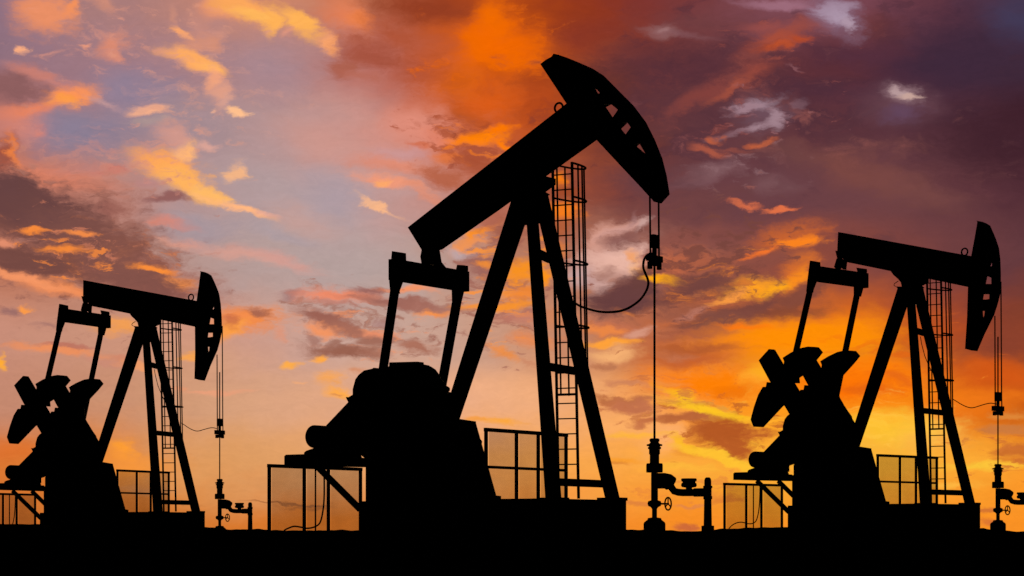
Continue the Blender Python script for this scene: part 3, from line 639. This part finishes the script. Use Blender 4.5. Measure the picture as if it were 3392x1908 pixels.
 (2520,375,90,62,14,(112,82,94),.7,.9,.9,0),(2525,336,66,17,12,(164,134,146),.75,1.3,.8,0),(2475,352,60,9,16,(160,125,135),.85,.6,.6,1),(2558,385,24,42,10,(164,132,142),.8,1.2,.65,0),(2500,422,82,13,16,(162,130,140),.8,1.1,.65,0),(2420,445,70,12,10,(130,90,98),.6,.7,.8,1),(2650,342,24,12,0,(130,95,105),.7,.7,.7,0),
 (2980,350,130,62,-6,(106,70,80),.75,.6,.9,0),(2985,322,52,30,-12,(160,128,134),.75,.9,.9,0),(2980,318,26,16,-30,(188,158,158),.75,1.1,.75,0),(3008,332,34,9,4,(204,168,156),.8,1.0,.7,0),(2990,385,60,24,0,(98,70,94),.7,.6,.9,0),
 (2530,476,42,11,10,(218,106,58),.95,.5,.5,0),(2380,458,30,12,-16,(184,92,62),.85,.7,.6,0),(2350,500,56,15,-18,(170,86,66),.85,.7,.6,0),(2440,500,60,9,-6,(150,78,66),.6,.6,.7,1),
 (2820,570,260,52,-18,(124,72,66),.75,.7,.8,0),(2600,510,120,40,-10,(108,66,66),.6,.8,.8,0),(2560,600,90,36,0,(118,80,84),.5,.8,.8,0),(3100,640,180,60,-10,(120,72,68),.5,.6,.9,0),(3270,470,200,130,0,(62,32,42),.7,.5,.9,0),(3200,620,180,40,-16,(90,50,58),.6,.6,.8,0),
 (2470,678,64,8,-6,(222,112,72),.95,.4,.5,1),(2600,690,54,8,4,(224,112,70),.95,.5,.5,1),(2490,626,26,5,0,(156,92,84),.7,.3,.7,1),(2350,570,100,30,14,(140,102,106),.6,1.0,.9,0),(2290,610,80,16,10,(128,90,96),.6,.7,.8,0),(2540,615,40,34,20,(126,86,90),.5,.8,.8,0),
# centre right
 (2260,680,240,70,4,(112,66,66),.7,.7,.8,0),(2170,600,150,52,0,(100,62,68),.7,.7,.8,0),(2250,800,200,36,12,(140,78,68),.7,.8,.7,0),
 (2030,850,120,80,0,(190,140,128),.7,.8,.9,0),(2035,860,96,48,0,(230,182,170),.9,1.0,.65,0),(1990,785,30,56,-34,(216,156,138),.9,.7,.6,0),(2045,752,66,15,22,(206,152,140),.9,.8,.6,0),(2108,738,34,20,16,(200,158,150),.9,.8,.6,0),(2065,725,34,12,50,(160,115,112),.6,.7,.8,0),(2092,878,24,40,-38,(252,184,108),.9,.6,.6,0),(1985,950,26,50,10,(210,165,155),.85,.9,.6,0),(1920,920,50,46,0,(206,172,170),.7,.7,.8,0),
 (2040,800,60,30,20,(128,78,74),.7,.8,.6,0),(2010,900,30,16,0,(150,105,98),.7,.9,.7,0),
 (2230,875,130,46,6,(196,104,68),.85,.7,.7,0),(2185,922,74,15,0,(255,166,18),.95,.5,.5,0),(2135,908,36,14,-34,(250,160,48),.9,.5,.6,0),(2330,870,120,30,0,(170,92,66),.6,.8,.8,0),
 (2070,985,100,52,22,(110,66,62),.95,.7,.45,0),(2110,930,48,32,30,(108,64,60),.92,.7,.5,0),(2180,1000,90,26,8,(126,74,64),.8,.9,.6,0),(2330,935,110,34,-6,(122,70,62),.9,.8,.5,0),(2250,970,70,22,14,(118,68,62),.8,.8,.6,0),
 (2610,790,120,46,10,(206,102,46),.75,.9,.7,0),(2645,812,66,17,-4,(252,132,32),.95,.7,.5,0),(2530,838,70,9,16,(242,116,44),.95,.6,.5,1),(2540,870,120,24,14,(140,78,66),.8,.7,.6,0),(2640,905,52,50,40,(222,114,42),.8,.8,.7,0),(2480,930,70,16,0,(150,85,60),.7,.8,.6,0),
 (2465,958,92,27,8,(255,160,34),.95,.7,.45,0),(2565,962,70,19,20,(255,166,28),.95,.5,.45,0),(2400,985,70,14,22,(250,154,66),.9,.7,.6,0),(2345,962,60,8,4,(226,130,70),.8,.5,.7,1),(2640,930,46,22,46,(250,140,30),.85,.6,.6,0),
 (2450,1042,200,36,16,(124,70,60),.95,.8,.4,0),(2670,980,100,38,30,(134,74,58),.95,.6,.45,0),(2350,1065,130,24,8,(130,76,64),.85,.9,.5,0),(2270,1030,90,26,6,(150,88,70),.7,.9,.6,0),(2620,1040,130,26,6,(140,74,50),.8,.7,.6,0),
 (2640,1110,260,46,0,(255,144,10),.95,.6,.7,0),(2850,1100,170,60,0,(252,140,12),.8,.6,.9,0),(2480,1085,90,9,-4,(250,118,20),.85,.4,.6,1),(2700,1180,200,60,0,(255,158,14),.8,.6,.9,0),
 (1995,1090,74,18,-4,(238,136,68),.85,.9,.6,0),(2075,1038,40,9,-8,(232,130,62),.9,.7,.6,1),(2025,1075,100,14,-8,(190,108,80),.6,.9,.7,1),(2110,1095,54,18,14,(216,152,128),.85,.9,.6,0),(2300,1035,50,12,18,(190,120,100),.7,.7,.7,0),(2020,1132,100,15,0,(255,162,58),.9,.6,.6,1),(2040,1170,90,24,0,(250,182,118),.8,.6,.8,0),(2300,1105,150,20,0,(166,90,64),.85,.8,.6,1),(2190,1100,60,20,0,(190,110,75),.7,.9,.7,0),
 (2330,860,420,220,8,(118,68,60),.8,.42,1,('cell',-.2,.1)),(2350,960,420,200,10,(146,80,58),.7,.4,1,('band',-.16,.12)),(2420,930,380,170,12,(236,130,44),.55,.42,1,('band',-.08,.22)),
# behind the samson post
 (1680,930,260,260,0,(160,98,84),.8,.4,1,('cell',-.25,.05)),(1690,930,260,270,0,(250,146,46),.8,.4,1,('band',-.12,.1)),
 (1600,772,80,13,32,(250,144,44),.9,.8,.6,0),(1640,720,80,36,20,(176,100,78),.8,.9,.6,0),(1690,770,50,50,0,(160,92,72),.85,.9,.6,0),(1560,820,60,14,20,(246,150,80),.8,.8,.6,0),(1545,842,60,14,0,(190,165,166),.8,.5,.7,0),(1620,885,80,42,0,(158,102,92),.9,.9,.6,0),(1610,875,30,10,0,(240,140,52),.8,.8,.6,0),(1740,905,54,40,0,(248,146,34),.9,1.0,.6,0),(1720,975,70,24,0,(240,136,54),.85,1.0,.6,0),(1640,1012,110,15,4,(246,146,48),.9,.8,.6,1),(1800,925,26,44,0,(252,148,30),.9,.8,.6,0),(1720,1050,90,24,0,(196,124,104),.75,.9,.7,0),(1770,1125,80,26,0,(228,136,84),.8,.9,.7,0),(1660,1175,54,22,-34,(236,142,72),.85,.8,.6,0),(1745,1215,36,10,-24,(206,138,104),.8,.6,.7,0),(1660,1395,70,16,-6,(250,166,60),.85,.8,.7,0),(1580,1385,40,14,0,(248,158,62),.7,.8,.7,0),(1850,1050,60,30,0,(215,130,80),.6,.9,.8,0),
 (1862,600,30,22,0,(244,124,18),.85,.8,.7,0),(1870,700,46,36,0,(244,124,28),.9,.9,.7,0),(1850,760,34,26,0,(180,92,50),.7,.8,.7,0),(1885,640,40,14,0,(160,72,36),.7,.8,.7,0),(1830,840,40,30,0,(235,130,50),.7,.9,.7,0),(1500,780,50,20,-10,(225,165,135),.6,.7,.8,1),
# lower middle and right
 (2330,1262,190,58,-4,(255,132,10),.9,.7,.8,0),(2300,1178,150,30,4,(196,96,48),.85,.8,.6,0),(2240,1166,66,14,0,(192,112,76),.8,.8,.6,1),(2425,1290,80,20,0,(228,108,14),.75,.8,.8,0),(2500,1260,70,28,0,(255,172,48),.85,.7,.8,0),(2245,1312,80,20,-28,(255,192,34),.9,.7,.6,0),(2350,1362,140,24,-12,(255,198,36),.95,.7,.6,0),(2460,1400,80,20,-20,(252,170,40),.8,.8,.7,0),
 (2190,1440,70,60,0,(255,178,112),.75,.6,.9,0),(2050,1400,90,40,0,(255,178,105),.6,.6,.9,0),
 (2050,1318,90,12,-8,(190,112,66),.92,.7,.5,1),(2095,1344,66,24,-12,(196,114,76),.9,.9,.5,0),(2145,1392,60,11,6,(202,118,72),.9,.7,.5,1),(2090,1266,70,10,-10,(208,132,90),.85,.7,.6,1),(2010,1202,48,12,6,(190,120,82),.9,.7,.5,0),(2200,1260,50,8,-4,(230,150,80),.6,.6,.7,1),
 (2290,1382,100,13,4,(190,106,60),.95,.7,.45,0),(2390,1436,96,50,-4,(178,88,36),.95,.8,.4,0),(2325,1428,44,28,0,(188,98,46),.85,.9,.5,0),(2445,1500,70,24,-20,(186,94,38),.92,.8,.5,0),(2480,1450,60,24,0,(200,105,45),.75,.9,.6,0),(2270,1450,40,14,0,(228,140,50),.7,.9,.7,0),(2300,1500,60,14,-10,(228,138,40),.7,.9,.7,0),
 (2385,1522,140,15,-18,(255,198,52),.95,.5,.5,0),(2260,1470,70,10,-30,(255,188,40),.8,.6,.6,0),(2100,1432,80,10,0,(255,182,60),.8,.7,.7,1),(2055,1520,90,11,0,(250,158,48),.8,.7,.7,1),(2250,1550,120,14,-4,(255,186,60),.7,.7,.8,1),(2030,1530,70,6,0,(214,126,50),.6,.5,.7,1),
 (2110,1668,66,9,0,(224,130,60),.8,.7,.6,1),(2275,1666,60,6,2,(226,134,70),.8,.5,.6,1),(2262,1742,44,16,0,(206,106,56),.9,.7,.5,0),(2410,1652,60,9,0,(226,128,50),.8,.7,.6,1),(2350,1640,40,6,0,(230,135,55),.6,.6,.7,1),
 (2800,1275,180,66,0,(250,110,10),.85,.7,.9,0),(2870,1225,140,44,0,(255,136,14),.7,.7,.9,0),(2940,1260,60,16,-16,(214,96,30),.7,.8,.7,0),(2880,1300,70,18,-10,(232,108,24),.7,.8,.7,0),(2950,1425,130,52,0,(250,192,60),.8,.6,.9,0),(3090,1420,110,56,0,(252,186,84),.75,.6,.9,0),
 (3340,1140,150,76,0,(138,64,44),.9,.5,.8,0),(3290,1250,150,50,-6,(212,88,22),.85,.6,.8,0),(3240,1330,150,34,0,(240,120,24),.7,.7,.8,0),(3365,1420,90,15,-4,(206,122,60),.9,.8,.5,1),(3362,1488,70,20,8,(206,112,44),.92,.9,.5,0),(3348,1524,56,9,0,(212,116,40),.85,.7,.6,1),(3360,1375,60,12,-6,(224,140,60),.7,.8,.6,1),(3270,1690,50,13,4,(214,118,48),.9,.8,.5,0),(3262,1738,40,12,-6,(214,112,50),.85,.7,.6,0),(3260,1542,120,14,0,(252,198,58),.8,.6,.7,1),(3130,1600,110,10,0,(255,190,70),.6,.6,.8,1),
 (3080,1100,150,60,0,(190,80,30),.6,.6,.9,0),
 (2200,1330,380,170,-6,(192,108,66),.8,.4,1,('band',-.1,.12)),(2430,1400,330,170,-10,(184,92,40),.75,.42,1,('cell',-.14,.1)),(2450,1400,420,190,-10,(255,186,50),.45,.38,1,('band',-.1,.22)),(2850,1180,460,190,0,(226,100,18),.6,.35,1,('band',-.1,.16)),(2950,1420,380,170,0,(255,200,80),.5,.35,1,('band',-.1,.22)),(3330,1500,230,200,0,(206,112,48),.8,.45,1,('band',-.1,.1)),(2300,1620,560,110,0,(226,132,58),.6,.4,1,('band',-.02,.14)),
 (2025,868,95,46,4,(232,180,162),.9,.8,.7,0),(2075,985,112,60,20,(104,63,62),.95,.6,.5,0),(2118,932,56,36,30,(106,64,60),.9,.7,.55,0),(2187,921,74,15,0,(255,168,20),.95,.5,.55,0),(2330,938,110,34,-4,(116,68,62),.85,.8,.6,0),
 (2395,1440,104,54,-6,(180,88,36),.92,.7,.5,0),(2440,1496,70,26,-20,(184,92,38),.85,.8,.55,0),(2290,1384,110,13,4,(186,102,56),.9,.7,.5,0),(2350,1360,150,18,-12,(255,196,36),.85,.6,.7,0),(2380,1524,140,14,-18,(255,192,50),.85,.5,.6,0),
 (330,860,240,90,-14,(140,84,70),.55,.9,.9,0),(560,745,80,14,-6,(228,128,98),.8,.7,.7,1),(520,890,60,12,-4,(250,142,60),.9,.7,.6,1),(470,935,150,30,-18,(140,84,74),.85,.9,.6,1),
# lower left
 (405,1482,56,26,-20,(255,158,52),.85,.8,.7,0),(440,1540,130,40,0,(250,152,58),.7,.7,.9,0),(40,1505,120,44,-6,(222,112,44),.7,.7,.9,0),(8,1195,18,24,0,(255,172,54),.9,.6,.6,0),(195,1160,150,14,-3,(238,144,92),.85,.8,.7,1),(250,1150,80,8,-2,(188,116,98),.8,.6,.6,1),(355,1192,70,12,-6,(204,138,116),.7,.7,.7,1),(410,1184,60,14,-12,(208,132,104),.75,.8,.7,1),(450,1205,60,14,-14,(242,158,104),.8,.8,.7,1),(622,1172,34,12,6,(248,164,80),.85,.7,.6,0),(620,1272,30,9,0,(230,150,110),.7,.6,.8,1),
 (960,1661,120,4,-2,(168,102,58),.85,.5,.6,1),(1010,1672,90,4,0,(182,108,56),.7,.5,.7,1),(610,1660,60,4,-4,(190,118,60),.7,.4,.7,1),(500,1620,120,16,0,(205,140,90),.5,.6,.8,1),
# last veils: the left bank, the clear gaps and the low glow
 (260,432,150,66,4,(138,126,148),.75,.6,.8,0),(430,292,110,56,-6,(144,128,150),.6,.6,.9,0),(900,235,120,80,-10,(166,136,146),.55,.5,1,0),(650,750,150,50,-8,(166,150,158),.6,.5,.9,0),
 (120,690,180,84,-20,(106,68,66),.88,.9,.6,0),(330,800,200,84,-18,(126,80,72),.75,1.1,.7,0),(100,862,190,54,-8,(118,74,67),.88,1.0,.55,0),(430,905,170,52,-20,(130,82,73),.8,1.0,.6,0),
 (250,850,330,140,-14,(238,134,62),.85,.42,1,('band',-.06,.16)),(300,800,330,160,-14,(214,128,96),.6,.45,1,('cell',-.04,.2)),
 (130,768,52,11,2,(246,138,60),.95,.7,.6,1),(270,778,48,10,0,(240,138,72),.9,.7,.6,1),(222,835,54,12,0,(242,136,58),.95,.7,.6,1),(512,895,48,10,-4,(250,142,58),.95,.6,.6,1),(25,810,56,14,0,(230,144,110),.8,.7,.7,1),(80,925,130,15,-18,(244,150,100),.85,.6,.7,1),
 (2650,1130,290,54,0,(255,140,2),.7,.7,.9,0),(2330,1262,170,46,-4,(255,126,2),.65,.7,.9,0),(2790,1255,200,66,0,(252,114,2),.6,.7,.9,0),(2960,1410,170,44,0,(255,196,44),.55,.7,.9,0),(2320,1150,150,16,2,(176,88,46),.75,.8,.7,1),(2560,1240,60,30,-10,(255,180,34),.6,.8,.8,0),(2860,1290,90,16,-8,(226,98,16),.6,.8,.8,1),
 (1650,150,120,90,-14,(244,104,0),.6,.8,.9,0),(1610,330,110,60,10,(226,92,16),.55,.8,.9,0),(1800,330,90,80,0,(176,68,26),.5,.8,.9,0),
 (2330,230,190,50,8,(84,46,56),.7,.9,.8,0),(2700,300,170,44,-8,(76,44,58),.65,.9,.8,0),(2620,560,130,30,-12,(104,62,68),.6,.9,.8,0),(2420,300,90,18,34,(168,82,62),.6,1.0,.7,0),
 (1985,905,30,26,20,(160,110,98),.6,1.0,.7,0),(2090,845,34,16,-20,(244,160,96),.7,.8,.7,0),
]
def sky():
    w = bpy.data.worlds.new("World"); SC.world = w; w.use_nodes = True
    t = w.node_tree; t.nodes.clear(); L = t.links.new
    def N(k, **kw):
        n = t.nodes.new(k)
        for a, b in kw.items(): setattr(n, a, b)
        return n
    def M(op, a, b=None, c=None):
        n = N("ShaderNodeMath", operation=op)
        for i, v in enumerate((a, b, c)):
            if v is None: continue
            if isinstance(v, (int, float)): n.inputs[i].default_value = v
            else: L(v, n.inputs[i])
        return n.outputs[0]
    def V(op, a, b):
        n = N("ShaderNodeVectorMath", operation=op)
        for i, v in enumerate((a, b)):
            if isinstance(v, tuple): n.inputs[i].default_value = v
            else: L(v, n.inputs[i])
        return n.outputs[0]
    def mix(fac, a, b, blend='MIX'):
        n = N("ShaderNodeMix", data_type='RGBA', blend_type=blend)
        for i, v in ((0, fac), (6, a), (7, b)):
            if isinstance(v, (int, float)): n.inputs[i].default_value = v
            elif isinstance(v, tuple): n.inputs[i].default_value = (*v, 1)
            else: L(v, n.inputs[i])
        return n.outputs[2]
    def smooth(v, a, b, lo=0.0, hi=1.0):
        n = N("ShaderNodeMapRange", interpolation_type='SMOOTHSTEP', clamp=True)
        L(v, n.inputs[0])
        for i, x in enumerate((a, b, lo, hi)): n.inputs[i + 1].default_value = x
        return n.outputs[0]
    def noise(vec, scale, detail, rough, out="Fac"):
        n = N("ShaderNodeTexNoise"); n.inputs["Scale"].default_value = scale; n.inputs["Detail"].default_value = detail; n.inputs["Roughness"].default_value = rough
        L(vec, n.inputs["Vector"]); return n.outputs[out]
    d = N("ShaderNodeTexCoord").outputs["Generated"]
    sep = N("ShaderNodeSeparateXYZ"); L(d, sep.inputs[0])
    az = M('MULTIPLY', M('ARCTAN2', sep.outputs[0], sep.outputs[1]), 7.0)
    el = M('MULTIPLY', M('ARCSINE', sep.outputs[2]), 7.0)
    cm = N("ShaderNodeCombineXYZ"); L(az, cm.inputs[0]); L(el, cm.inputs[1]); P = cm.outputs[0]
    # turbulence: rolled-out air near the horizon, rounder higher up
    Pn = V('MULTIPLY', P, (1.0, 1.75, 1.0))
    w1 = V('MULTIPLY', V('SUBTRACT', noise(Pn, 4.2, 2.0, .5, "Color"), (.5, .5, .5)), (.16, .08, 0))
    w2 = V('MULTIPLY', V('SUBTRACT', noise(Pn, 15.0, 4.0, .6, "Color"), (.5, .5, .5)), (.08, .04, 0))
    Q = V('ADD', V('ADD', P, w1), w2)
    big = V('MULTIPLY', V('SUBTRACT', noise(Pn, 3.0, 3.0, .55, "Color"), (.5, .5, .5)), (.34, .20, 0))
    B = V('ADD', V('ADD', P, big), w2)
    w3 = V('MULTIPLY', V('SUBTRACT', noise(V('MULTIPLY', Q, (1.0, 2.2, 1.0)), 42.0, 4.0, .65, "Color"), (.5, .5, .5)), (.030, .012, 0))
    Q = V('ADD', Q, w3)
    nb = M('MULTIPLY', M('SUBTRACT', noise(Pn, 15.0, 6.0, .62), .5), 2.0)
    ns = M('MULTIPLY', M('SUBTRACT', noise(V('MULTIPLY', Q, (8.0, 34.0, 1.0)), 1.0, 5.0, .62), .5), 2.0)
    nf = M('MULTIPLY', M('SUBTRACT', noise(V('MULTIPLY', Q, (1.0, 2.0, 1.0)), 36.0, 6.0, .66), .5), 2.0)
    nm = M('MULTIPLY_ADD', nf, .45, M('MULTIPLY_ADD', ns, .35, M('MULTIPLY', nb, .5)))
    nc = M('MULTIPLY_ADD', nf, .3, M('MULTIPLY', M('SUBTRACT', noise(V('MULTIPLY', Q, (1.0, 2.3, 3.0)), 13.0, 4.0, .58), .5), 2.0))
    nl = M('MULTIPLY_ADD', nf, .22, M('MULTIPLY', M('SUBTRACT', noise(V('MULTIPLY', Q, (1.0, 1.7, 7.0)), 6.0, 5.0, .56), .5), 2.0))
    # dusk gradient, one ramp along the horizon for each height
    sb = N("ShaderNodeSeparateXYZ"); L(B, sb.inputs[0]); bx, by = sb.outputs[0], sb.outputs[1]
    ax0, ax1 = dirpx(COLS[0], HOR)[0], dirpx(COLS[-1], HOR)[0]
    fx = N("ShaderNodeMapRange", clamp=True); L(bx, fx.inputs[0]); fx.inputs[1].default_value = ax0; fx.inputs[2].default_value = ax1
    col = None; prev = None
    for y, cs in ROWS[::-1]:
        r = N("ShaderNodeValToRGB"); L(fx.outputs[0], r.inputs[0]); e = r.color_ramp; e.interpolation = 'B_SPLINE'
        while len(e.elements) > 1: e.elements.remove(e.elements[0])
        for i, (x, c) in enumerate(zip(COLS, cs)):
            pos = (dirpx(x, HOR)[0] - ax0) / (ax1 - ax0)
            k = e.elements[0] if i == 0 else e.elements.new(pos)
            k.position = pos; k.color = (*lin(c), 1)
        v = dirpx(CXP, y)[1]
        col = r.outputs[0] if col is None else mix(smooth(by, prev, v), col, r.outputs[0])
        prev = v
    # cloud banks
    for i, (x, y, rx, ry, rot, c, op, k, soft, which) in enumerate(ST):
        if i % 12 == 11:                          # keeps the node compiler from evaluating every bank at once
            Q = V('ADD', Q, V('MULTIPLY', col, (1e-12, 1e-12, 0)))
        u, v = dirpx(x, y)
        m = N("ShaderNodeMapping", vector_type='TEXTURE'); L(Q, m.inputs["Vector"])
        m.inputs["Location"].default_value = (u, v, 0); m.inputs["Rotation"].default_value = (0, 0, R(rot)); m.inputs["Scale"].default_value = (rx / 1000, ry / 1000, 1)
        ln = N("ShaderNodeVectorMath", operation='LENGTH'); L(m.outputs[0], ln.inputs[0])
        if isinstance(which, tuple):              # a field of cloudlets: noise cut inside a soft region
            f, lo, hi = which
            field = {'cell': nc, 'band': ns, 'lump': nl, 'fine': nf}[f]
            dd = M('MULTIPLY_ADD', ln.outputs["Value"], -k, field)
            col = mix(smooth(dd, lo, hi, 0.0, op), col, lin(c))
            continue
        dd = M('MULTIPLY_ADD', ns if which else nm, k * 1.15, ln.outputs["Value"])
        col = mix(smooth(dd, max(0, .9 - soft), 1.38 + .25 * soft, min(1, op * 1.1), 0.0), col, lin(c))
    # fine structure of the cloud
    g = M('ADD', M('MULTIPLY_ADD', nf, .09, 1.0), M('MULTIPLY', ns, .07))
    gc = N("ShaderNodeCombineXYZ"); [L(g, gc.inputs[i]) for i in range(3)]
    col = mix(1.0, col, gc.outputs[0], 'MULTIPLY')
    # away from the sunset the unseen sky is dimmed dusk, lowering ambient on the machines
    dusk = N("ShaderNodeTexSky", sky_type='NISHITA'); dusk.sun_disc = False; dusk.sun_elevation = R(1.5); dusk.sun_rotation = R(11)
    dk = mix(1.0, dusk.outputs[0], (.012, .012, .012), 'MULTIPLY')
    out = M('MULTIPLY', smooth(M('ABSOLUTE', az), 2.0, 3.4, 1, 0), smooth(el, 2.0, 3.2, 1, 0))
    col = mix(out, dk, col)
    bg = N("ShaderNodeBackground"); L(col, bg.inputs[0]); bg.inputs[1].default_value = 1
    o = N("ShaderNodeOutputWorld"); L(bg.outputs[0], o.inputs[0])
    w.cycles.sampling_method = 'MANUAL'; w.cycles.sample_map_resolution = 256
sky()
# the sun, almost down, behind the clouds to the right of the middle pump jack
sl = bpy.data.lights.new("sun", 'SUN'); sl.energy = 2.0; sl.angle = R(.5); sl.color = (1, .62, .3)
so = bpy.data.objects.new("sun", sl); COL.objects.link(so)
sd = Vector((math.sin(R(11)) * math.cos(R(1.5)), math.cos(R(11)) * math.cos(R(1.5)), math.sin(R(1.5))))
so.rotation_euler = sd.to_track_quat('Z', 'Y').to_euler()
so.location = sd * 200

# ------------------------------------------------------------------ render settings
SC.render.engine = 'CYCLES'
SC.view_settings.view_transform = 'Standard'; SC.view_settings.look = 'None'
SC.view_settings.exposure = 0; SC.view_settings.gamma = 1
cy = SC.cycles
cy.max_bounces = 3; cy.diffuse_bounces = 1; cy.glossy_bounces = 1; cy.transparent_max_bounces = 12
cy.use_adaptive_sampling = True; cy.adaptive_threshold = 0.02; cy.adaptive_min_samples = 16
cy.use_denoising = False
SC.cycles.pixel_filter_type = 'BLACKMAN_HARRIS'; SC.cycles.filter_width = 1.5
